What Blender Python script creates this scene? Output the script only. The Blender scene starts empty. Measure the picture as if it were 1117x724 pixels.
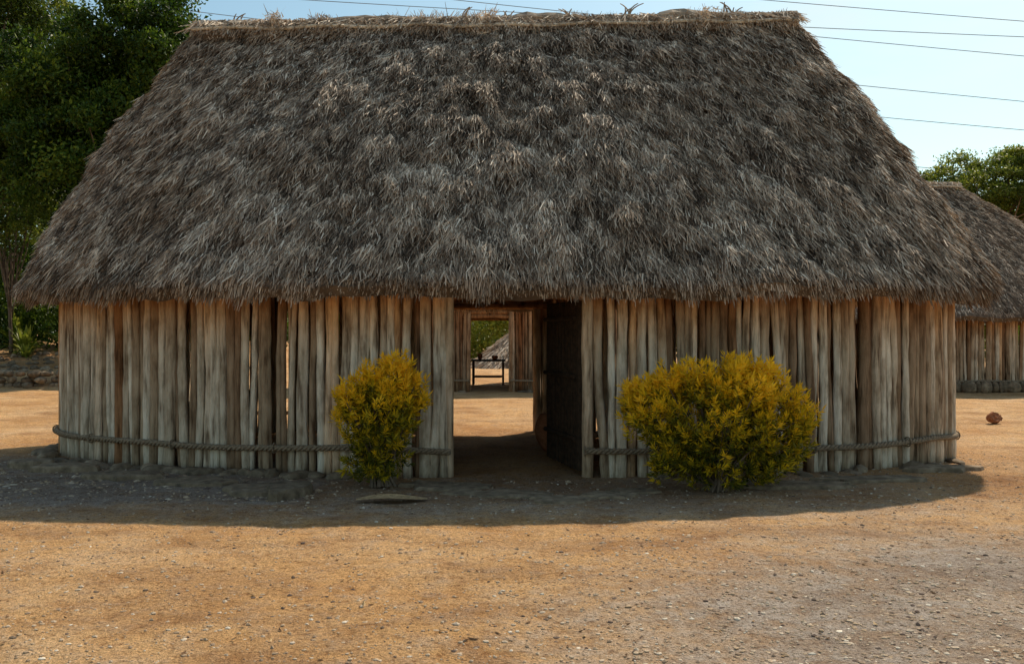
import bpy, bmesh, math
import numpy as np
from mathutils import Vector
rng=np.random.default_rng(11)
scene=bpy.context.scene
# ---------------------------------------------------------------- helpers
def hashn(ix,iy,seed):
    h=np.sin(ix*127.1+iy*311.7+seed*74.7)*43758.5453
    return h-np.floor(h)
def vnoise(x,y,seed=0):
    x=np.asarray(x,float);y=np.asarray(y,float)
    ix=np.floor(x);iy=np.floor(y);fx=x-ix;fy=y-iy
    fx=fx*fx*(3-2*fx);fy=fy*fy*(3-2*fy)
    a=hashn(ix,iy,seed);b=hashn(ix+1,iy,seed);c=hashn(ix,iy+1,seed);d=hashn(ix+1,iy+1,seed)
    return (a*(1-fx)+b*fx)*(1-fy)+(c*(1-fx)+d*fx)*fy
def fbm(x,y,seed=0,o=4):
    s=0;a=.5
    for i in range(o):
        s=s+a*vnoise(x*2**i,y*2**i,seed+i*3);a*=.5
    return s/(1-.5**o)
def sstep(a,b,x):
    t=np.clip((x-a)/(b-a),0,1);return t*t*(3-2*t)

class M:
    def __init__(s): s.V=[];s.Q=[];s.T=[];s.A=[];s.B=[];s.n=0
    def add(s,v,q=None,t=None,a=0.5,b=0.5):
        v=np.asarray(v,float).reshape(-1,3)
        if q is not None: s.Q.append(np.asarray(q,int).reshape(-1,4)+s.n)
        if t is not None: s.T.append(np.asarray(t,int).reshape(-1,3)+s.n)
        s.V.append(v);s.A.append(np.broadcast_to(a,(len(v),)).astype(float));s.B.append(np.broadcast_to(b,(len(v),)).astype(float));s.n+=len(v)
    def obj(s,name,mat,parent=None,smooth=False,loc=None):
        V=np.concatenate(s.V)
        Q=np.concatenate(s.Q) if s.Q else np.zeros((0,4),int)
        T=np.concatenate(s.T) if s.T else np.zeros((0,3),int)
        me=bpy.data.meshes.new(name)
        me.vertices.add(len(V));me.vertices.foreach_set("co",V.ravel())
        nl=Q.size+T.size;me.loops.add(nl)
        me.loops.foreach_set("vertex_index",np.concatenate([Q.ravel(),T.ravel()]).astype(np.int32))
        nf=len(Q)+len(T);me.polygons.add(nf)
        st=np.concatenate([np.arange(len(Q))*4,Q.size+np.arange(len(T))*3]).astype(np.int32)
        me.polygons.foreach_set("loop_start",st)
        me.polygons.foreach_set("loop_total",np.concatenate([np.full(len(Q),4),np.full(len(T),3)]).astype(np.int32))
        me.polygons.foreach_set("use_smooth",np.full(nf,smooth))
        for nm,arr in (("shade",s.A),("tone",s.B)):
            at=me.attributes.new(nm,'FLOAT','POINT');at.data.foreach_set("value",np.concatenate(arr).astype(np.float32))
        me.update(calc_edges=True);me.validate()
        me.materials.append(mat)
        o=bpy.data.objects.new(name,me);scene.collection.objects.link(o)
        if parent: o.parent=parent
        if loc is not None:o.location=loc
        return o
def empty(name,loc=(0,0,0),rz=0):
    e=bpy.data.objects.new(name,None);scene.collection.objects.link(e);e.location=loc;e.rotation_euler=(0,0,rz);e.empty_display_size=.3;return e
def norm(v): return v/np.maximum(np.linalg.norm(v,axis=-1,keepdims=True),1e-9)
def blades(m,root,d,side,L,w,sh,tn=0.5,tip=.35,lift=None):
    n=len(root);L=L[:,None];w=w[:,None]
    t=root+d*L
    if lift is not None:t=t+lift
    V=np.stack([root-side*w/2,root+side*w/2,t+side*w*tip/2,t-side*w*tip/2],1)
    q=np.arange(n*4).reshape(n,4)
    m.add(V.reshape(-1,3),q,a=np.repeat(np.broadcast_to(sh,n),4),b=np.repeat(np.broadcast_to(tn,n),4))
def leaves(m,root,d,side,L,w,sh,tn=0.5):
    n=len(root);nn=np.cross(d,side);L=L[:,None];w=w[:,None]
    mid=root+d*L*.45+nn*w*.25
    V=np.stack([root,mid+side*w/2,root+d*L-nn*w*.2,mid-side*w/2],1)
    q=np.arange(n*4).reshape(n,4)
    m.add(V.reshape(-1,3),q,a=np.repeat(np.broadcast_to(sh,n),4),b=np.repeat(np.broadcast_to(tn,n),4))
def rdir(n):
    return norm(rng.normal(size=(n,3)))
def perp(d):
    r=rng.normal(size=d.shape);return norm(np.cross(d,r))
def tube(m,P,R,sides=8,a=.5,b=.5,rough=0,cap=True):
    P=np.asarray(P,float);k=len(P);R=np.broadcast_to(R,k)
    T=norm(np.gradient(P,axis=0))
    up=np.array([0,0,1.]) if abs(T[0,2])<.8 else np.array([1.,0,0])
    X=norm(np.cross(T,up));Y=np.cross(T,X)
    an=np.linspace(0,2*math.pi,sides,endpoint=False)
    rr=R[:,None]*(1+rough*rng.normal(size=(1,sides))+rough*.5*rng.normal(size=(k,sides)))
    V=P[:,None]+X[:,None]*(np.cos(an)*rr)[...,None]+Y[:,None]*(np.sin(an)*rr)[...,None]
    i=np.arange(k-1)[:,None]*sides;j=np.arange(sides)[None];j2=(j+1)%sides
    q=np.stack([i+j,i+j2,i+sides+j2,i+sides+j],-1).reshape(-1,4)
    V=V.reshape(-1,3)
    tt=None
    if cap:
        c=len(V);V=np.concatenate([V,P[:1],P[-1:]])
        jj=np.arange(sides);e=(k-1)*sides
        tt=np.concatenate([np.stack([np.full(sides,c),(jj+1)%sides,jj],1),np.stack([np.full(sides,c+1),e+jj,e+(jj+1)%sides],1)])
    m.add(V,q,tt,a=a,b=b)
def ico(sub):
    bm=bmesh.new();bmesh.ops.create_icosphere(bm,subdivisions=sub,radius=1)
    v=np.array([x.co[:] for x in bm.verts]);f=np.array([[x.index for x in p.verts] for p in bm.faces]);bm.free();return v,f
ICO1=ico(1);ICO2=ico(2);ICO3=ico(3)
def rocks(m,P,S,sub=ICO1,jit=.25,sh=None):
    v0,f0=sub;n=len(P);k=len(v0)
    j=1+jit*rng.normal(size=(n,k,1))*.6
    V=v0[None]*j
    an=rng.uniform(0,6.28,n);c=np.cos(an)[:,None];s_=np.sin(an)[:,None]
    V=V*S[:,None,:]
    x=V[...,0]*c-V[...,1]*s_;y=V[...,0]*s_+V[...,1]*c
    V=np.stack([x,y,V[...,2]],-1)+P[:,None]
    f=(f0[None]+(np.arange(n)*k)[:,None,None]).reshape(-1,3)
    if sh is None: sh=rng.random(n)
    m.add(V.reshape(-1,3),t=f,a=np.repeat(sh,k))
def box(m,c,s,a=.5,bev=.0,rz=0):
    x,y,z=[t/2 for t in s]
    b=min(s)*.12
    V=[]
    for zz,ins in((-z,b),(-z+b,0),(z-b,0),(z,b)):
        for sx,sy in((-1,-1),(1,-1),(1,1),(-1,1)):
            V.append((sx*(x-ins),sy*(y-ins),zz))
    V=np.array(V);cr,sr=math.cos(rz),math.sin(rz)
    V=np.stack([V[:,0]*cr-V[:,1]*sr,V[:,0]*sr+V[:,1]*cr,V[:,2]],1)+np.array(c)
    q=[(3,2,1,0),(12,13,14,15)]
    for l in range(3):
        for i in range(4):q.append((l*4+i,l*4+(i+1)%4,l*4+4+(i+1)%4,l*4+4+i))
    m.add(V,q,a=a)
# ---------------------------------------------------------------- materials
def mat(name):
    m=bpy.data.materials.new(name);m.use_nodes=True;nt=m.node_tree
    b=nt.nodes["Principled BSDF"];b.inputs["Roughness"].default_value=.9
    if "Specular IOR Level" in b.inputs:b.inputs["Specular IOR Level"].default_value=.2
    return m,nt,b
def ramp(nt,fac,stops):
    r=nt.nodes.new("ShaderNodeValToRGB");e=r.color_ramp.elements
    while len(e)<len(stops):e.new(.5)
    for x,(p,c) in zip(e,stops):x.position=p;x.color=(*c,1)
    nt.links.new(fac,r.inputs[0]);return r.outputs[0]
def attr(nt,n):
    a=nt.nodes.new("ShaderNodeAttribute");a.attribute_name=n;return a.outputs["Fac"]
def noise(nt,scale,detail=4,vec=None,mapscale=None,rough=.6):
    tc=nt.nodes.new("ShaderNodeTexCoord");n=nt.nodes.new("ShaderNodeTexNoise")
    n.inputs["Scale"].default_value=scale;n.inputs["Detail"].default_value=detail;n.inputs["Roughness"].default_value=rough
    src=tc.outputs["Object"]
    if mapscale:
        mp=nt.nodes.new("ShaderNodeMapping");mp.inputs["Scale"].default_value=mapscale;nt.links.new(src,mp.inputs[0]);src=mp.outputs[0]
    nt.links.new(src,n.inputs["Vector"]);return n.outputs["Fac"]
def mixc(nt,f,a,b,mode='MIX'):
    n=nt.nodes.new("ShaderNodeMix");n.data_type='RGBA';n.blend_type=mode
    for s,v in((n.inputs[0],f),(n.inputs[6],a),(n.inputs[7],b)):
        if isinstance(v,(int,float)):s.default_value=v
        elif isinstance(v,tuple):s.default_value=(*v,1)
        else:nt.links.new(v,s)
    return n.outputs[2]
def math_(nt,op,a,b=0.):
    n=nt.nodes.new("ShaderNodeMath");n.operation=op
    for s,v in((n.inputs[0],a),(n.inputs[1],b)):
        if isinstance(v,(int,float)):s.default_value=v
        else:nt.links.new(v,s)
    return n.outputs[0]
def bump(nt,b,h,st=.5,dist=.02):
    n=nt.nodes.new("ShaderNodeBump");n.inputs["Strength"].default_value=st;n.inputs["Distance"].default_value=dist
    nt.links.new(h,n.inputs["Height"]);nt.links.new(n.outputs[0],b.inputs["Normal"])

# thatch
THATCH,nt,b=mat("thatch_straw")
c=ramp(nt,attr(nt,"shade"),[(0,(.06,.042,.03)),(.28,(.27,.205,.15)),(.55,(.56,.455,.355)),(1,(.95,.84,.69))])
n1=noise(nt,.6,5);n2=noise(nt,5,4,mapscale=(1,1,.4))
c=mixc(nt,1.0,c,ramp(nt,n1,[(.3,(.74,.68,.62)),(.5,(1.0,.98,.96)),(.68,(1.25,1.25,1.25))]),'MULTIPLY')
c=mixc(nt,1.0,c,ramp(nt,n2,[(.3,(.6,.56,.53)),(.65,(1.2,1.18,1.15))]),'MULTIPLY')
nt.links.new(c,b.inputs["Base Color"]);b.inputs["Specular IOR Level"].default_value=.2;b.inputs["Roughness"].default_value=.75
# pole wood
POLE,nt,b=mat("weathered_pole")
c=ramp(nt,attr(nt,"shade"),[(0,(.27,.165,.095)),(.25,(.42,.315,.21)),(.5,(.60,.50,.375)),(1,(.84,.76,.62))])
g=noise(nt,16,6,mapscale=(1,1,.10));g2=noise(nt,6,4,mapscale=(1,1,.45));g3=noise(nt,70,4,mapscale=(1,1,.12))
c=mixc(nt,1.0,c,ramp(nt,g,[(.32,(.28,.23,.19)),(.46,(.84,.80,.76)),(.68,(1.18,1.19,1.2))]),'MULTIPLY')
c=mixc(nt,1.0,c,ramp(nt,g2,[(.3,(.52,.46,.40)),(.5,(.96,.95,.93)),(.65,(1.12,1.13,1.14))]),'MULTIPLY')
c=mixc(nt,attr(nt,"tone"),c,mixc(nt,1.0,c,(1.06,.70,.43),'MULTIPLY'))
nt.links.new(c,b.inputs["Base Color"]);hh=math_(nt,'ADD',g,math_(nt,'MULTIPLY',g3,.6));bump(nt,b,hh,1,.03)
# dark wood
DWOOD,nt,b=mat("dark_wood")
g=noise(nt,20,5,mapscale=(1,.2,1))
nt.links.new(ramp(nt,g,[(.3,(.015,.01,.006)),(.7,(.06,.035,.02))]),b.inputs["Base Color"]);bump(nt,b,g,.5,.01)
BARK,nt,b=mat("bark")
g=noise(nt,6,6,mapscale=(1,1,.25))
nt.links.new(ramp(nt,g,[(.3,(.05,.035,.025)),(.7,(.22,.16,.11))]),b.inputs["Base Color"]);bump(nt,b,g,.8,.04)
ROPE,nt,b=mat("rope_fibre")
g=noise(nt,40,4)
nt.links.new(ramp(nt,g,[(.3,(.13,.095,.06)),(.7,(.36,.27,.18))]),b.inputs["Base Color"]);bump(nt,b,g,.8,.01)
STONE,nt,b=mat("stone")
g=noise(nt,9,8);
c=ramp(nt,g,[(.3,(.11,.085,.06)),(.55,(.29,.22,.15)),(.75,(.40,.325,.24))])
c=mixc(nt,1.0,c,ramp(nt,attr(nt,"shade"),[(0,(.55,.52,.48)),(1,(1.1,1.05,.98))]),'MULTIPLY')
nt.links.new(c,b.inputs["Base Color"]);bump(nt,b,g,.7,.03)
PEB,nt,b=mat("gravel_stone")
c=ramp(nt,attr(nt,"shade"),[(0,(.13,.09,.07)),(.4,(.42,.30,.19)),(.8,(.54,.44,.33)),(1,(.70,.62,.50))])
nt.links.new(c,b.inputs["Base Color"])
DRYL,nt,b=mat("dry_leaf")
g=noise(nt,30,4)
c=ramp(nt,attr(nt,"shade"),[(0,(.10,.055,.03)),(.5,(.28,.16,.08)),(1,(.60,.42,.22))])
c=mixc(nt,1.0,c,ramp(nt,g,[(.35,(.6,.55,.5)),(.65,(1.1,1.1,1.1))]),'MULTIPLY')
nt.links.new(c,b.inputs["Base Color"])
def leafmat(name,stops,tr=.35):
    m,nt,b=mat(name);c=ramp(nt,attr(nt,"shade"),stops)
    nt.links.new(c,b.inputs["Base Color"]);b.inputs["Roughness"].default_value=.5;b.inputs["Specular IOR Level"].default_value=.3
    t=nt.nodes.new("ShaderNodeBsdfTranslucent");nt.links.new(c,t.inputs[0])
    mx=nt.nodes.new("ShaderNodeMixShader");mx.inputs[0].default_value=tr
    nt.links.new(b.outputs[0],mx.inputs[1]);nt.links.new(t.outputs[0],mx.inputs[2])
    nt.links.new(mx.outputs[0],nt.nodes["Material Output"].inputs[0]);return m
LEAF=leafmat("tree_leaf",[(0,(.012,.028,.003)),(.5,(.05,.10,.008)),(1,(.18,.25,.025))],.38)
LEAFL=leafmat("light_tree_leaf",[(0,(.04,.06,.008)),(.5,(.12,.17,.016)),(1,(.32,.33,.045))],.4)
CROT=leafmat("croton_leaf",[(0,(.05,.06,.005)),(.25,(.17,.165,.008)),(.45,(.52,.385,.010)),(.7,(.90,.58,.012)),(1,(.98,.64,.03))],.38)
# ground
GROUND,nt,b=mat("sandy_dirt")
na=noise(nt,.55,6);nb=noise(nt,5,8,rough=.7);nc=noise(nt,60,5,rough=.75);nd=noise(nt,1.8,6,rough=.65);ne=noise(nt,17,6,rough=.7)
c=ramp(nt,na,[(.3,(.56,.285,.10)),(.5,(.69,.405,.175)),(.7,(.74,.475,.25))])
cg=ramp(nt,nb,[(.3,(.28,.225,.19)),(.5,(.44,.36,.295)),(.7,(.56,.475,.40))])
gm=attr(nt,"shade")
gm=math_(nt,'ADD',gm,math_(nt,'MULTIPLY',math_(nt,'SUBTRACT',nb,.5),1.8))
gmc=nt.nodes.new("ShaderNodeClamp");nt.links.new(gm,gmc.inputs[0])
c=mixc(nt,gmc.outputs[0],c,cg)
c=mixc(nt,1.0,c,ramp(nt,nd,[(.3,(.72,.63,.55)),(.48,(1.0,.99,.98)),(.7,(1.10,1.12,1.14))]),'MULTIPLY')
c=mixc(nt,1.0,c,ramp(nt,ne,[(.34,(.58,.50,.43)),(.47,(1,1,1)),(.7,(1.10,1.11,1.13))]),'MULTIPLY')
c=mixc(nt,1.0,c,ramp(nt,nc,[(.36,(.45,.40,.36)),(.5,(1,1,1)),(.68,(1.3,1.3,1.3))]),'MULTIPLY')
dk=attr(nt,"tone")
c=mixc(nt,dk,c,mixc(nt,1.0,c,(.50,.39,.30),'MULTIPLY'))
nt.links.new(c,b.inputs["Base Color"])
hh=math_(nt,'ADD',nb,math_(nt,'MULTIPLY',nc,.45));hh=math_(nt,'ADD',hh,math_(nt,'MULTIPLY',ne,.6));bump(nt,b,hh,1,.07)
WIRE,nt,b=mat("cable");b.inputs["Base Color"].default_value=(.30,.36,.42,1)  # pale bluish grey: distant haze put into the cable colour
CLAY,nt,b=mat("clay")
g=noise(nt,15,4);nt.links.new(ramp(nt,g,[(.3,(.22,.08,.035)),(.7,(.42,.17,.08))]),b.inputs["Base Color"])

# ---------------------------------------------------------------- ground
def gz(x,y):
    x=np.asarray(x,float);y=np.asarray(y,float)
    z=(fbm(x*.6,y*.6,3)-.5)*.06+(fbm(x*3,y*3,9)-.5)*.035
    terr=sstep(-9.5,-12,x)*sstep(26,27.2,y)*.45+sstep(-8,-13,x)*sstep(27,33,y)*.6
    return z-.01+terr
gx=np.sinh(np.linspace(-5.2,5.2,460))*5;gy=7+np.sinh(np.linspace(-5.0,5.2,460))*5
X,Y=np.meshgrid(gx,gy);Z=gz(X,Y)
grey=.05+1.0*sstep(-.3,3.0,X+(6.5-Y)*.5)*sstep(8.6,6.0,Y)*.9
grey=np.maximum(grey,.5*sstep(11.2,9.9,Y)*sstep(7.6,8.6,Y)*sstep(6.5,4,np.abs(X+1.0)))
grey=np.maximum(grey,1.0*sstep(-1.5,-2.3,X)*sstep(-7.8,-6.8,X)*sstep(8.3,9.0,Y)*sstep(13,11,Y))
grey=grey*(.5+fbm(X*.9,Y*.9,21))
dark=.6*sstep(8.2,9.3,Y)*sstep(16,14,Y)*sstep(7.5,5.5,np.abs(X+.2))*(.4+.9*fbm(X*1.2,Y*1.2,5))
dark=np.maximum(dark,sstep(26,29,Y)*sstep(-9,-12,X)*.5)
dark=np.maximum(dark,.35*sstep(.50,.68,fbm(X*1.0+3,Y*2.4,44)))
m=M();nxx,nyy=len(gx),len(gy)
i=np.arange(nyy-1)[:,None]*nxx;j=np.arange(nxx-1)[None]
q=np.stack([i+j,i+j+1,i+nxx+j+1,i+nxx+j],-1)
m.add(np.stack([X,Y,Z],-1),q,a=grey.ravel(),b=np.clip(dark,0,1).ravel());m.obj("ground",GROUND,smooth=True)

# ---------------------------------------------------------------- hut
def supel(A,B,n,num=3000):
    t=np.linspace(0,2*math.pi,num)
    x=A*np.sign(np.cos(t))*np.abs(np.cos(t))**(2/n);y=B*np.sign(np.sin(t))*np.abs(np.sin(t))**(2/n)
    s=np.concatenate([[0],np.cumsum(np.hypot(np.diff(x),np.diff(y)))])
    return x,y,s
def build_hut(loc,rz,Aw,Bw,Ae,Be,R,ze,zr,ptop,doors,nbl,detail=True,nexp=2.15,plinth=.0,tone=1.,rc=0.,psh=0.):
    e=empty("thatched_hut",loc,rz)
    ex,ey,es=supel(Ae,Be,nexp);Ltot=es[-1]
    def roof(s,v,off=0.):
        s=np.mod(s,Ltot)
        def P(s,v):
            px=np.interp(s,es,ex);py=np.interp(s,es,ey)
            rx=R*np.clip(px/(.84*Ae),-1,1)+rc
            bul=.17*np.sin(np.pi*np.clip(v,0,1))
            return np.stack([rx+(px-rx)*v,py*v,zr+(ze-zr)*v+bul],-1)
        p=P(s,v);T=norm(P(np.mod(s+.02,Ltot),np.maximum(v,.05))-P(np.mod(s-.02,Ltot),np.maximum(v,.05)));D=norm(P(s,v+.01)-P(s,v-.01))
        n=norm(np.cross(D,T));return p+n*np.reshape(off,(-1,1)) if np.ndim(off) else p+n*off,T,D,n
    def lump(s,v): return (fbm(s*2.2,v*11,8,3)-.5)*.20
    m=M();ns=400;nv=44
    S,V_=np.meshgrid(np.linspace(0,Ltot,ns,endpoint=False),np.linspace(0.0,1,nv),indexing='ij')
    edge=1+.012*(vnoise(S*1.3,0*S,4)-.5)*(V_>.9)
    off=lump(S,V_)*sstep(0,.08,V_)-.05
    p,_,_,n=roof(S.ravel(),(V_*edge).ravel(),off.ravel())
    p2=p-n*.16;p2[:,2]=np.minimum(p2[:,2],p[:,2]-.02)
    i=np.arange(ns)[:,None]*nv;i2=(np.arange(ns)[:,None]+1)%ns*nv;j=np.arange(nv-1)[None]
    q=np.stack([i+j,i+j+1,i2+j+1,i2+j],-1).reshape(-1,4)
    m.add(p,q,a=.12);m.add(p2,q[:,::-1],a=.1)
    I=np.arange(ns);I2=(I+1)%ns;o=ns*nv
    m.Q.append(np.stack([I*nv+nv-1,o+I*nv+nv-1,o+I2*nv+nv-1,I2*nv+nv-1],1))
    nb=nbl
    s=rng.uniform(0,Ltot,nb*2);py=np.interp(s,es,ey);keep=(py<0)|(rng.random(nb*2)<.22);s=s[keep][:nb];nb=len(s)
    v=rng.random(nb)**.8
    v=v*.985
    cl=fbm(s*6,v*26,31,3)
    r,T,D,n=roof(s,v,lump(s,v)*sstep(0,.08,v)-.02+.09*cl+.025*rng.random(nb))
    lat=(fbm(s*2.3,v*9,77,3)-.5)*.3
    d=norm(D+T*(rng.normal(0,.27,nb)+lat)[:,None]+n*(rng.normal(.09,.16,nb))[:,None])
    side=norm(T+n*rng.normal(0,.8,nb)[:,None]);side=norm(side-d*np.sum(side*d,1,keepdims=True))
    L=rng.uniform(.05,.21,nb)
    L=np.minimum(L,(1.0-v)*4.9+.09)
    w=rng.uniform(.006,.019,nb)
    sh=np.clip(rng.beta(1.4,3.0,nb)*.95+(cl-.5)*.7+.04,0,1)
    hl=rng.random(nb)<.08;sh[hl]=rng.uniform(.6,1,hl.sum())
    blades(m,r,d,side,L,w,sh*tone)
    nf=int(nbl*.16);s=rng.uniform(0,Ltot,nf);vv=1-rng.uniform(0,.03,nf)
    r,T,D,n=roof(s,vv,rng.uniform(-.2,.03,nf))
    d=norm(D+np.array([0,0,-.5])+T*rng.normal(0,.18,nf)[:,None]);side=norm(T+n*rng.normal(0,.6,nf)[:,None])
    lm=.05+.12*vnoise(s*4,0*s,5)*(.6+.8*vnoise(s*13,0*s,15))
    blades(m,r,d,side,rng.uniform(.4,1.1,nf)*lm,rng.uniform(.006,.02,nf),np.clip(rng.beta(2,3,nf),0,1)*.9*tone)
    m.obj("thatch_roof",THATCH,e)
    # ridge cap
    m=M();nx=60;xs=np.linspace(-R-.12,R+.12,nx)+rc
    P=np.stack([xs,0*xs,zr+.03+.08*(vnoise(xs*2.5,xs*0,6)-.5)],1)
    tube(m,P,.10*(1+.7*(vnoise(xs*3,xs*0,14)-.5)),10,a=.35,rough=.1)
    nr=int(15000*(1 if detail else .3)*R/4.2)
    x=rng.uniform(-R-.12,R+.12,nr)+rc;sg=np.where(rng.random(nr)<.65,-1,1)
    r=np.stack([x,sg*rng.uniform(0,.08,nr),zr+.08+rng.uniform(-.03,.06,nr)],1)
    d=norm(np.stack([rng.normal(0,.4,nr),sg*rng.uniform(.4,1,nr),-rng.uniform(.3,1.2,nr)],1))
    side=norm(np.cross(d,np.array([0,1.,.6])+rng.normal(0,.5,(nr,3))))
    blades(m,r,d,side,rng.uniform(.08,.34,nr),rng.uniform(.008,.022,nr),np.clip(rng.beta(2.4,2.0,nr)*.9+.15,0,1)*tone)
    nu=int(nr*.28);x=rng.uniform(-R-.1,R+.1,nu)+rc;x=x+.15*np.sin(x*9)+.07*np.sin(x*23+1)
    hm=.5+1.7*vnoise(x*2.7,x*0,51)**2
    r=np.stack([x,rng.uniform(-.08,.08,nu),np.full(nu,zr+.08)],1)
    d=norm(np.stack([rng.normal(0,.8,nu),rng.normal(0,.5,nu),rng.uniform(.1,1.0,nu)],1))
    blades(m,r,d,perp(d),rng.uniform(.04,.14,nu)*hm,rng.uniform(.006,.016,nu),rng.uniform(.2,.9,nu))
    if detail:
        for tx in(-3.1,-.15,2.8):
            k=320;r=np.stack([rng.normal(tx,.06,k),rng.uniform(-.22,-.02,k),zr+rng.uniform(-.14,.18,k)],1)
            d=norm(rng.normal(0,.5,(k,3))+np.array([0,-.5,-.3]));blades(m,r,d,perp(d),rng.uniform(.05,.18,k),rng.uniform(.008,.018,k),rng.uniform(.4,1,k))
        for tx,h in((-3.7,.18),(-.5,.24),(.95,.18),(1.8,.26),(1.75,.18),(3.1,.26),(3.2,.16),(-2.4,.14),(.1,.16),(-1.5,.12)):
            for _ in range(3):
                a=rng.uniform(-1,1)*.9;tt=np.linspace(0,1,6)
                P=np.stack([tx+rng.normal(0,.03)+a*h*tt**2*.9,0*tt,zr+.1+h*tt*(1-.25*tt)],1)
                tube(m,P,np.linspace(.014,.006,6),4,a=.35)
    m.obj("ridge_thatch",THATCH,e)
    m=M();P=np.stack([xs*1.0,-.20+0*xs+.01*np.sin(xs*3),zr-.03+.012*np.sin(xs*5+1)+.02*(vnoise(xs*2,xs*0,3)-.5)],1)
    tube(m,P,.022,7,a=.95,b=.0,rough=.05);P2=P.copy();P2[:,1]*=-1;tube(m,P2,.018,7,a=.8)
    m.obj("ridge_pole",POLE,e)
    # pole walls
    wx,wy,ws=supel(Aw,Bw,nexp);Lw=ws[-1];m=M();s=0.
    while s<Lw:
        r=rng.choice([.034,.041,.047,.053,.06,.068],p=[.14,.23,.26,.21,.12,.04])*rng.uniform(.92,1.08)
        s+=r;px=np.interp(s,ws,wx);py=np.interp(s,ws,wy);s+=r+rng.choice([-.008,0.0,.010,.024],p=[.28,.34,.22,.16])
        skip=False
        for (dx,sgn,hw) in doors:
            if abs(px-dx)<hw+r*.9 and py*sgn>0 : skip=True
        if skip:continue
        k=13 if detail else 6
        zz=np.linspace(-.05,ptop+rng.uniform(-.05,.05),k);tt=zz/ptop
        on=np.array([px/Aw**2,py/Bw**2]);on/=np.linalg.norm(on);ta=np.array([-on[1],on[0]])
        bend=rng.normal(0,.017);lean=rng.normal(0,.015);wob=np.cumsum(rng.normal(0,.005,k));wob-=wob.mean()
        o=rng.uniform(-.03,.03)
        lx=px+ta[0]*(bend*np.sin(np.pi*tt)+lean*(tt-.5)*2+wob)+on[0]*(o+wob*.6)
        ly=py+ta[1]*(bend*np.sin(np.pi*tt)+lean*(tt-.5)*2+wob)+on[1]*(o+wob*.6)
        rr=r*(1.08-.16*tt+rng.normal(0,.05,k))
        sh=np.clip(rng.beta(1.5,1.3)+.04+psh,0,1)
        if rng.random()<.12: sh=rng.uniform(0,.2)
        sd=12 if detail else 8
        tn=np.clip(sstep(1.3,2.0,zz)*.9+rng.uniform(.2,.8)*(rng.random()<.16)-.08,0,1)  # upper poles: less weathered brown, with warm bounce light put into the colour
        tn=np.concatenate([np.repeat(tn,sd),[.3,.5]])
        tube(m,np.stack([lx,ly,zz],1),rr,sd,a=sh,b=tn,rough=.06)
    for (dx,sgn,hw) in doors:
        yy=sgn*Bw*(1-abs(dx/Aw)**nexp)**(1/nexp)
        for sx in(-1,1):
            k=9;zz=np.linspace(-.05,ptop,k)
            tube(m,np.stack([dx+sx*(hw+.02)+rng.normal(0,.004,k),np.full(k,yy-sgn*.05),zz],1),.065,12,a=max(.6+psh,0),b=.3,rough=.04)
        k=9;xx=np.linspace(dx-hw-.25,dx+hw+.25,k)
        nl=3 if ptop<2.5 else 7
        for l in range(nl):
            tube(m,np.stack([xx,np.full(k,yy-sgn*(.10+.01*l)),2.02+.11*l+rng.normal(0,.004,k)],1),.056,10,a=rng.uniform(.0,.3),b=.9,rough=.05)
    m.obj("pole_wall",POLE,e,smooth=True)
    # twisted rope tied round the wall
    m=M()
    ss=np.arange(0,Lw,.012 if detail else .05)
    px=np.interp(ss,ws,wx);py=np.interp(ss,ws,wy)
    on=norm(np.stack([np.sign(px)*np.abs(px/Aw)**(nexp-1)/Aw,np.sign(py)*np.abs(py/Bw)**(nexp-1)/Bw],1))
    zc=.295+.012*np.sin(ss*1.7)+.03*(vnoise(ss*1.1,ss*0,2)-.5)-.015*np.abs(np.sin(ss*1.3))
    ok=np.ones(len(ss),bool)
    for (dx,sgn,hw) in doors: ok&=~((np.abs(px-dx)<hw-.03)&(py*sgn>0))
    idx=np.where(ok)[0];groups=np.split(idx,np.where(np.diff(idx)>1)[0]+1)
    for g in groups:
        for st in range(3 if detail else 1):
            ph=ss[g]*2*math.pi/.17+st*2.094
            rr=.018 if detail else 0
            C=np.stack([px[g]+on[g,0]*(.09+rr*np.cos(ph)),py[g]+on[g,1]*(.09+rr*np.cos(ph)),zc[g]+rr*1.1*np.sin(ph)],1)
            tube(m,C,.018 if detail else .03,6)
    if detail:
        for g in groups:
            for kk in g[::110]:
                th=np.linspace(0,2*math.pi,14)
                c0=np.array([px[kk]+on[kk,0]*.085,py[kk]+on[kk,1]*.085,zc[kk]])
                o3=np.array([on[kk,0],on[kk,1],0])
                P=c0+np.outer(np.cos(th)*.05,o3)+np.outer(np.sin(th)*.055,[0,0,1]);tube(m,P,.009,5)
    m.obj("rope_binding",ROPE,e,smooth=True)
    # stone footing
    m=M();ss=np.arange(0,Lw,.16);P=[];S=[]
    for s_ in ss:
        px=np.interp(s_,ws,wx);py=np.interp(s_,ws,wy)
        if any(abs(px-dx)<hw+.1 and py*sgn>0 for dx,sgn,hw in doors):continue
        on=norm(np.array([px/Aw**2,py/Bw**2]))
        if not plinth and rng.random()<(.15 if px<-1.5 else .6):continue
        f=rng.uniform(.08,.2)+(.06 if px<-2 and not plinth else 0)
        P.append((px+on[0]*f,py+on[1]*f,plinth/2-.01));S.append((rng.uniform(.09,.22),rng.uniform(.07,.14),max(plinth*.6,rng.uniform(.03,.085))))
    rocks(m,np.array(P),np.array(S),ICO2,.08);m.obj("stone_footing",STONE,e,smooth=False)
    return e
YAW=math.radians(-2.5)
hut=build_hut((-.17,12.9,0),YAW,5.95,2.5,6.47,3.25,4.02,2.10,5.80,2.32,[(.34,-1,.76),(-.29,1,.74)],250000,rc=-.1)
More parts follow.
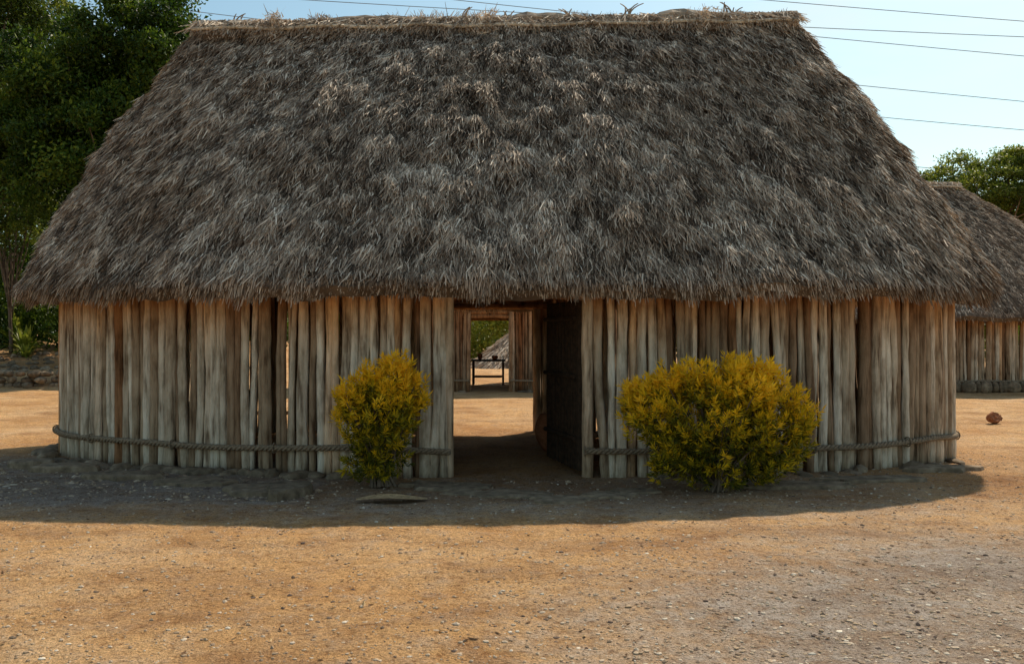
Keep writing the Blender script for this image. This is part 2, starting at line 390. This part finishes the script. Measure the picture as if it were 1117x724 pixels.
h2=build_hut((-.6,27.7,0),0,4.2,2.5,4.8,3.0,2.6,2.75,5.9,2.95,[(0,-1,.56),(-.1,1,.68)],8000,False,tone=.8,psh=-.4)
h3=build_hut((11.5,28,0),0,6.4,3.0,7.2,3.6,1.75,2.0,5.95,2.3,[(-2.5,-1,.6),(-2.5,1,.6)],50000,False,plinth=.28,tone=1.1,psh=-.15)

# door leaf inside main hut, hinged on the right jamb and opened inward
m=M()
for k_ in range(11):
    f=k_/10;zz=np.linspace(.05,1.95,6)
    tube(m,np.stack([np.full(6,1.05-.34*f),np.full(6,-2.36+1.15*f),zz],1),.055,8,a=.15,b=.6,rough=.06)
for z_ in(.4,1.1,1.75):
    f=np.linspace(0,1,4);tube(m,np.stack([.98-.34*f,-2.36+1.15*f,0*f+z_],1),.03,6,a=.1,b=.6)
m.obj("open_door",DWOOD,hut)

# table inside the hut behind
tb=empty("wooden_table",(-.72,28.4,0))
m=M();box(m,(0,0,.74),(1.05,.6,.05));m.obj("table_top",DWOOD,tb)
m=M()
for sx in(-.45,.45):
    for sy in(-.24,.24): box(m,(sx,sy,.357),(.06,.06,.71))
box(m,(0,.24,.25),(.83,.04,.05));box(m,(0,-.24,.25),(.83,.04,.05));m.obj("table_legs",DWOOD,tb)
m=M();tt=np.linspace(0,1,9)
for x_,h_,r_ in((-.25,.18,.07),(.2,.12,.09)):
    tube(m,np.stack([x_+0*tt,0*tt,.766+h_*tt],1),r_*(.6+.5*np.sin(tt*2.6)),12)
m.obj("clay_pots",CLAY,tb,smooth=True)
jar=empty("clay_jar",(.52,12.6,0))
m=M();tt=np.linspace(0,1,12);tube(m,np.stack([0*tt,0*tt,.5*tt],1),.17*(.5+.75*np.sin(tt*2.8)**.8),16);m.obj("jar_body",CLAY,jar,smooth=True)
m=M();box(m,(.2,.35,.2),(.5,.35,.4));m.obj("jar_crate",DWOOD,jar)

# thatch pile behind
m=M();n=9000;th=rng.uniform(0,6.28,n);v=rng.random(n)**.5
r=np.stack([v*2.3*np.cos(th),v*2.3*np.sin(th),1.9*(1-v)],1);D=norm(np.stack([2.3*np.cos(th),2.3*np.sin(th),-1.9+0*th],1))
d=norm(D+rng.normal(0,.15,(n,3)));blades(m,r,d,perp(d),rng.uniform(.2,.5,n),rng.uniform(.03,.07,n),rng.uniform(.4,1,n))
m.obj("thatch_pile",THATCH,loc=(.3,43,0))

# ---------------------------------------------------------------- bushes
def bush(loc,blobs,nwh,seed):
    e=empty("croton_bush",loc)
    blobs=np.array(blobs,float)
    wts=blobs[:,3]*blobs[:,4]*blobs[:,5];wts=wts**.75;wts/=wts.sum()
    idx=rng.choice(len(blobs),nwh,p=wts);B=blobs[idx]
    dd=rdir(nwh);rad=rng.random(nwh)**.30*rng.uniform(.8,1.17,nwh)
    C=B[:,:3]+dd*B[:,3:]*rad[:,None]
    C=C[C[:,2]>.06];dd=norm(C-np.array([0,0,.35]));nwh=len(C)
    hole=fbm(C[:,0]*5+7,C[:,2]*5+C[:,1]*3,seed,3);k_=(hole>.40)|(rng.random(nwh)<.25);C=C[k_];dd=dd[k_];nwh=len(C)
    m=M();ml=M()
    sel=rng.choice(nwh,80,replace=False)
    for i_ in sel:
        t=np.linspace(0,1,7)[:,None];p0=np.array([rng.normal(0,.06),rng.normal(0,.05),0]);
        mid=np.array([C[i_,0]*.35,C[i_,1]*.35,C[i_,2]*.5])
        P=(1-t)**2*p0+2*t*(1-t)*mid+t*t*C[i_];tube(m,P,np.linspace(.014,.004,7),5)
    m.obj("stems",BARK,e)
    k=17
    R=np.repeat(C,k,0);ax=norm(np.repeat(dd,k,0)*.5+np.array([0,0,.45])+rng.normal(0,.25,(nwh,1,3)).repeat(k,1).reshape(-1,3))
    n=len(R);rd=rdir(n);sp=norm(rd-ax*np.sum(rd*ax,1,keepdims=True))
    hgt=np.tile(np.linspace(0,1,k),nwh)
    d=norm(ax*(.15+.9*hgt[:,None])+sp*(1.1-.6*hgt[:,None]))
    root=R+ax*(hgt[:,None]*.09-.05)
    side=perp(d)
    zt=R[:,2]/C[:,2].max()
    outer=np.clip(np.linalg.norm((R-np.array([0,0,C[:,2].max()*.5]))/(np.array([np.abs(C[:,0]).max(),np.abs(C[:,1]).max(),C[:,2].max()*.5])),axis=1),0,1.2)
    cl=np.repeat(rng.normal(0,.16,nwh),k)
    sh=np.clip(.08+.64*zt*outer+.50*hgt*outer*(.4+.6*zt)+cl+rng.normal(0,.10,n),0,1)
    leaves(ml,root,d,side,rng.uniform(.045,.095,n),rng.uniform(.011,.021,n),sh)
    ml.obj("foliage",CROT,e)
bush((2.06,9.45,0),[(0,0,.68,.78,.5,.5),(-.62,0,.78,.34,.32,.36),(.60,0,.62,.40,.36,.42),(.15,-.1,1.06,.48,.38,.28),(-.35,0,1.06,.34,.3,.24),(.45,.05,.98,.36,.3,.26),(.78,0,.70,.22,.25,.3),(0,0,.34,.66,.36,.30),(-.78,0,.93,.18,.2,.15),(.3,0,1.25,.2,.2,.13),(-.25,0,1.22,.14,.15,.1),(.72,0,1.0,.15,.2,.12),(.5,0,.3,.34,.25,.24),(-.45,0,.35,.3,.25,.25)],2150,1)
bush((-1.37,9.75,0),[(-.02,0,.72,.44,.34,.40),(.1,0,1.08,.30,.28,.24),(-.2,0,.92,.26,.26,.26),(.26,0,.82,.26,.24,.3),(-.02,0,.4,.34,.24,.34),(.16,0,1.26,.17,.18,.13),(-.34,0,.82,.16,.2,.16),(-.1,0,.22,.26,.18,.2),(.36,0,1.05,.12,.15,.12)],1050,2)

# ---------------------------------------------------------------- trees
def tree(loc,H,crown,ncl,rc,nleaf,ls,mt,name="broadleaf_tree",trunk=.22,shb=0.,flat=.75):
    e=empty(name,loc);cr=np.array(crown,float)
    w=cr[:,3]*cr[:,4]*cr[:,5];w/=w.sum();idx=rng.choice(len(cr),ncl,p=w);B=cr[idx]
    C=B[:,:3]+rdir(ncl)*B[:,3:]*(rng.random(ncl)**.38)[:,None]
    m=M();k=8;t=np.linspace(0,1,k);ctr=cr[:,:3].mean(0)
    P=np.stack([ctr[0]*t**2+rng.normal(0,.05,k)*(t>0),ctr[1]*t**2+rng.normal(0,.05,k)*(t>0),H*.75*t],1)
    tube(m,P,np.linspace(trunk,trunk*.3,k),10,rough=.05)
    for i_ in rng.choice(ncl,min(40,ncl),replace=False):
        j=rng.integers(2,k-1);p0=P[j];p1=C[i_];tt=np.linspace(0,1,7)[:,None]
        mid=(p0+p1)/2+np.array([0,0,.4])+rng.normal(0,.25,3)
        tube(m,(1-tt)**2*p0+2*tt*(1-tt)*mid+tt*tt*p1,np.linspace(trunk*.32,.015,7),6)
    m.obj("trunk",BARK,e,smooth=True)
    ml=M();ci=rng.integers(0,ncl,nleaf);rs=rc*rng.uniform(.6,1.4,ncl)
    off=rdir(nleaf)*(rng.random(nleaf)**.6)[:,None]*rs[ci][:,None]*np.array([1,1,flat])*rng.uniform(.8,1.25,(nleaf,1))
    R=C[ci]+off
    d=norm(rng.normal(0,1,(nleaf,3))+np.array([0,0,-.3]));up=norm(np.array([0,0,1.])+rng.normal(0,.7,(nleaf,3)))
    side=norm(np.cross(d,up))
    sh=np.clip(rng.normal(.42,.16,nleaf)+rng.normal(0,.16,ncl)[ci]+off[:,2]/rc*.2+shb,0,1)
    leaves(ml,R,d,side,rng.uniform(.7,1.3,nleaf)*ls,rng.uniform(.4,.65,nleaf)*ls,sh)
    ml.obj("crown",mt,e)
    return e
tree((-13.4,31,.8),12,[(0,0,6.5,2.9,3,4.4),(1.3,0,9.8,2.6,2.4,2.3),(-1.5,0,8.5,2.0,2.4,2.4),(1.5,0,6.4,2.1,2,2.7),(.6,-.5,3.2,2.4,2,1.6)],320,.72,150000,.16,LEAF,shb=.04)
tree((-19.6,34,1),15,[(0,0,9,3.6,3,4.6),(1.6,0,12.6,2.4,2.5,2.2),(2.4,0,7,1.7,2,3)],230,.7,80000,.15,LEAFL,shb=-.12)
tree((-18.0,44,1),17,[(3,0,8,5,3,6.5),(-2,0,9,4,3,6)],230,1.0,60000,.24,LEAF,shb=.08)
tree((22.8,44,0),10,[(0,0,8.0,4.2,3,2.0),(-2.4,0,7.4,2.4,2.5,1.3),(1.5,0,9.3,2.6,2.5,1.0)],190,.75,65000,.15,LEAFL,flat=.45,shb=.12)
tree((30,48,0),12,[(0,0,8,4.5,3.5,3)],150,.8,26000,.2,LEAFL)
tree((-16.7,31.2,.9),4.5,[(0,0,4.2,.9,.9,.8)],24,.4,3500,.1,LEAFL,name="young_tree",trunk=.07)
# undergrowth beyond the stone wall
e=empty("undergrowth");ml=M();nc=150
C=np.stack([rng.uniform(-24,-9,nc),rng.uniform(33,38,nc),rng.uniform(1.2,4.2,nc)],1);n=60000;ci=rng.integers(0,nc,n)
R=C[ci]+rdir(n)*(rng.random(n)**.4)[:,None]*rng.uniform(.5,1.1,nc)[ci][:,None]
d=rdir(n);leaves(ml,R,d,perp(d),rng.uniform(.1,.2,n),rng.uniform(.05,.1,n),np.clip(rng.normal(.55,.15,n)+rng.normal(0,.18,nc)[ci],0,1))
ml.obj("foliage",LEAF,e)
def yucca(loc,s,k=60):
    ml=M();th=rng.uniform(0,6.28,k);el=rng.uniform(.2,1.4,k)
    for a,el_ in zip(th,el):
        t=np.linspace(0,1,6);L=s*rng.uniform(.7,1.1)
        h=np.stack([np.cos(a)*np.cos(el_)*t*L,np.sin(a)*np.cos(el_)*t*L,np.sin(el_)*t*L-.35*L*t**2.5*math.cos(el_)],1)
        sd=np.array([-math.sin(a),math.cos(a),0]);w=(.06*s*np.sin(np.pi*(t*.85+.12)))[:,None]
        V=np.concatenate([h-sd*w,h+sd*w]);q=[(i,i+1,7+i,6+i) for i in range(5)]
        ml.add(V,q,a=rng.uniform(.35,1))
    e=empty("yucca_plant",loc);ml.obj("fronds",LEAFL,e)
for l,s in(((-16.2,31.2,.9),1.1),((-15.3,32.5,1.0),1.4),((-14.2,33,1.0),1.2),((-17.4,33,1.0),1.5),((-15.8,30.4,.75),.6)):yucca(l,s)
# distant tree belt
e=empty("distant_trees");ml=M();nc=420
an=np.radians(rng.uniform(-60,60,nc));rr=rng.uniform(58,72,nc);hx=rr*np.sin(an)
top=6+2.5*vnoise(hx*.12,0*hx,3)
top=np.where((hx>-18)&(hx<60),4.5,top+4*sstep(-20,-40,hx))
C=np.stack([hx,rr*np.cos(an),rng.random(nc)*top],1);n=60000;ci=rng.integers(0,nc,n)
R=C[ci]+rdir(n)*(rng.random(n)**.4)[:,None]*rng.uniform(1.2,2.4,nc)[ci][:,None]
d=rdir(n);leaves(ml,R,d,perp(d),rng.uniform(.4,.7,n),rng.uniform(.2,.4,n),np.clip(rng.normal(.45,.15,n)+rng.normal(0,.16,nc)[ci],0,1))
ml.obj("foliage",LEAFL,e)
# shrubs seen through the doors
e=empty("shrub_hedge");ml=M();nc=50
C=np.stack([rng.uniform(-9,7,nc),rng.uniform(49,52,nc),rng.uniform(0,3.5,nc)],1);n=22000;ci=rng.integers(0,nc,n)
R=C[ci]+rdir(n)*(rng.random(n)**.4)[:,None]*rng.uniform(.7,1.3,nc)[ci][:,None]
d=rdir(n);leaves(ml,R,d,perp(d),rng.uniform(.14,.3,n),rng.uniform(.07,.14,n),np.clip(rng.normal(.75,.15,n)+rng.normal(0,.12,nc)[ci],0,1))
ml.obj("foliage",LEAFL,e)

# ---------------------------------------------------------------- stones, gravel, litter
m=M();P=[];S=[]
for x in np.arange(-30,-10.6,.27):
    for l in range(3):
        P.append((x+rng.normal(0,.06),26.3+rng.normal(0,.07),.09+l*.17+rng.normal(0,.015)));S.append((rng.uniform(.12,.21),rng.uniform(.13,.2),rng.uniform(.08,.12)))
rocks(m,np.array(P),np.array(S),ICO2,.1);m.obj("stone_wall",STONE)
m=M();n=260;x=rng.uniform(-26,-11.5,n);y=rng.uniform(27,31,n);s_=rng.uniform(.04,.16,n)
rocks(m,np.stack([x,y,gz(x,y)+s_*.2],1),np.stack([s_,s_*.9,s_*.6],1),ICO2,.12);m.obj("rubble",STONE)
def inhut(x,y):
    return ((np.abs(x+.17)/6.05)**2.15+(np.abs(y-12.9)/2.6)**2.15)<1
m=M();n=40000
y=4.0+8.5*rng.random(n)**1.35;x=rng.uniform(-1,1,n)*(y*.62+.6)
dens=.30+.9*sstep(-.3,2.8,x+(6.5-y)*.5)*sstep(8.8,6,y)+.35*sstep(8,8.8,y)
k=(rng.random(n)<dens*(.3+1.3*fbm(x*1.1,y*1.1,6)))&~inhut(x,y);x=x[k];y=y[k];n=len(x)
sz=.0028+.012*rng.random(n)**4+.004*rng.random(n)
sz[rng.random(n)<.004]*=2.0
rocks(m,np.stack([x,y,gz(x,y)+sz*.0],1),np.stack([sz*rng.uniform(.8,1.5,n),sz*rng.uniform(.8,1.2,n),sz*rng.uniform(.4,.8,n)],1),ICO1,.22,np.clip(rng.normal(.45,.26,n),0,1))
n=900;x=rng.uniform(-6.4,-1.9,n);y=rng.uniform(8.9,11.8,n);k=(~inhut(x,y))&(fbm(x*1.5,y*1.5,8)>.42)&(y<10.6-(x+1.9)*.25);x=x[k];y=y[k];n=len(x);sz=.010+.032*rng.random(n)**3
rocks(m,np.stack([x,y,gz(x,y)-sz*.1],1),np.stack([sz*1.3,sz,sz*.5],1),ICO1,.2,np.clip(rng.normal(.38,.18,n),0,1))
m.obj("gravel",PEB)
m=M();n=700;y=np.concatenate([rng.uniform(4.5,11,350),rng.uniform(8.3,10.2,350)]);x=rng.uniform(-1,1,n)*y*.62;k=~inhut(x,y);x=x[k];y=y[k];n=len(x)
d=norm(np.stack([rng.normal(size=n),rng.normal(size=n),rng.normal(0,.12,n)],1));side=norm(np.cross(d,np.array([0,0,1.])+rng.normal(0,.2,(n,3))))
leaves(m,np.stack([x,y,gz(x,y)+.008],1),d,side,rng.uniform(.02,.06,n),rng.uniform(.01,.025,n),rng.random(n));m.obj("leaf_litter",DRYL)
def slab(m,cx,cy,rx,ry,h,sh=.5,k=16):
    an=np.linspace(0,6.283,k,endpoint=False);r=1+.16*rng.normal(size=k)
    z0=float(gz(cx,cy));V=[]
    for f,z in((1.04,-.03),(1.0,h*.7),(.93,h),(.5,h+.006*rng.normal())):
        V+= [(cx+rx*f*r[i]*math.cos(an[i]),cy+ry*f*r[i]*math.sin(an[i]),z0+z+rng.normal(0,.004)) for i in range(k)]
    V.append((cx,cy,z0+h));q=[(l*k+i,l*k+(i+1)%k,(l+1)*k+(i+1)%k,(l+1)*k+i) for l in range(3) for i in range(k)]
    t=[(3*k+i,3*k+(i+1)%k,4*k) for i in range(k)]
    m.add(V,q,t,a=sh)
m=M()
for a in((-2.25,9.35,.22,.35,.10,.2),(-2.6,9.5,.35,.3,.05,.5),(.45,9.0,.32,.2,.02,.8),(-.1,9.35,.5,.22,.015,.6),(.95,9.15,.3,.16,.025,.7),(1.25,9.4,.25,.15,.02,.5),(-.55,9.7,.35,.2,.02,.5),(-5.75,11.2,.3,.2,.08,.7),(-5.2,10.9,.35,.18,.07,.6),(-4.3,10.4,.45,.22,.05,.45),(-3.4,10.0,.45,.25,.04,.5),(2.9,9.75,.7,.2,.03,.6),(3.9,10.1,.5,.2,.03,.5),(5.0,10.9,.4,.2,.04,.6),(-.9,9.9,.3,.15,.03,.4)):slab(m,*a[:5],a[5])
m.obj("rock_slab",STONE)
# fallen palm sheath near left bush
m=M();nu,nv=16,7;U,V_=np.meshgrid(np.linspace(0,1,nu),np.linspace(-1,1,nv),indexing='ij')
w=.13*np.sin(np.pi*(U*.9+.06))**.7
V=np.stack([U*.68-.34,V_*w,.008+.02*(V_**2)*np.sin(np.pi*U)+.008*np.sin(U*5)],-1).reshape(-1,3)
i=np.arange(nu-1)[:,None]*nv;j=np.arange(nv-1)[None]
q=np.stack([i+j,i+nv+j,i+nv+j+1,i+j+1],-1);m.add(V,q,a=.85);o=m.obj("fallen_palm_sheath",DRYL,smooth=True,loc=(-1.15,8.95,0));o.rotation_euler=(0,0,.12)
# coconut husk lying at right
m=M();v0,f0=ICO3;V=v0*np.array([.13,.11,.10]);V*=(1+.08*rng.normal(size=(len(V),1)));cut=(v0[:,0]*.3-v0[:,1]*.8+v0[:,2]*.5)>.55;V[cut]*=.45
m.add(V,t=f0,a=.4);m.obj("coconut_husk",CLAY,loc=(8.5,16.5,.09))

# ---------------------------------------------------------------- power lines
e=empty("power_line");m=M()
xs=np.linspace(-140,120,60)
def wire(x0,z0,slope,y=70):
    z=z0+slope*(xs-x0)+.0002*(xs-x0)**2
    tube(m,np.stack([xs,y+0*xs,z],1),.028,5)
for z0,sl,yy in((24.8,-.078,70),(22.2,-.090,70),(19.1,-.096,71),(17.2,-.088,72),(13.9,-.08,73)):wire(38.4,z0,sl,yy)
wire(-23,26.2,-.065,68)
m.obj("cables",WIRE,e)

# ---------------------------------------------------------------- light
EL=math.radians(46.5);AZ=math.radians(32)
d=Vector((math.cos(EL)*math.sin(AZ),math.cos(EL)*math.cos(AZ),math.sin(EL)))
sl=bpy.data.lights.new("sun",'SUN');sl.energy=5.0;sl.angle=math.radians(.5);sl.color=(1,.87,.69)
so=bpy.data.objects.new("sun",sl);scene.collection.objects.link(so);so.rotation_euler=d.to_track_quat('Z','Y').to_euler()
w=bpy.data.worlds.new("World");scene.world=w;w.use_nodes=True;nt=w.node_tree;bg=nt.nodes["Background"]
sk=nt.nodes.new("ShaderNodeTexSky");sk.sky_type='NISHITA';sk.sun_disc=False;sk.sun_elevation=EL;sk.sun_rotation=AZ
sk.air_density=1.0;sk.dust_density=1.1;sk.ozone_density=1.0
tc=nt.nodes.new("ShaderNodeTexCoord");mp=nt.nodes.new("ShaderNodeMapping");mp.inputs["Scale"].default_value=(1.2,1.2,4.5)
nz=nt.nodes.new("ShaderNodeTexNoise");nz.inputs["Scale"].default_value=2.2;nz.inputs["Detail"].default_value=7;nz.inputs["Roughness"].default_value=.55
nt.links.new(tc.outputs["Generated"],mp.inputs[0]);nt.links.new(mp.outputs[0],nz.inputs["Vector"])
f=ramp(nt,nz.outputs["Fac"],[(.50,(0,0,0)),(.74,(.6,.6,.6))])
c=mixc(nt,1.0,sk.outputs[0],(.86,.98,.86),'MULTIPLY')
c=mixc(nt,f,c,(6.0,6.2,5.7))
nt.links.new(c,bg.inputs[0]);bg.inputs[1].default_value=.15
# ---------------------------------------------------------------- camera
cd=bpy.data.cameras.new("camera");cd.sensor_width=36;cd.lens=32.9;cd.clip_end=2000;cd.clip_start=.05
co=bpy.data.objects.new("camera",cd);scene.collection.objects.link(co);co.location=(0,0,1.6);co.rotation_euler=(math.radians(90),0,0)
scene.camera=co
scene.view_settings.view_transform='Standard';scene.view_settings.look='None';scene.view_settings.exposure=0
print("done")
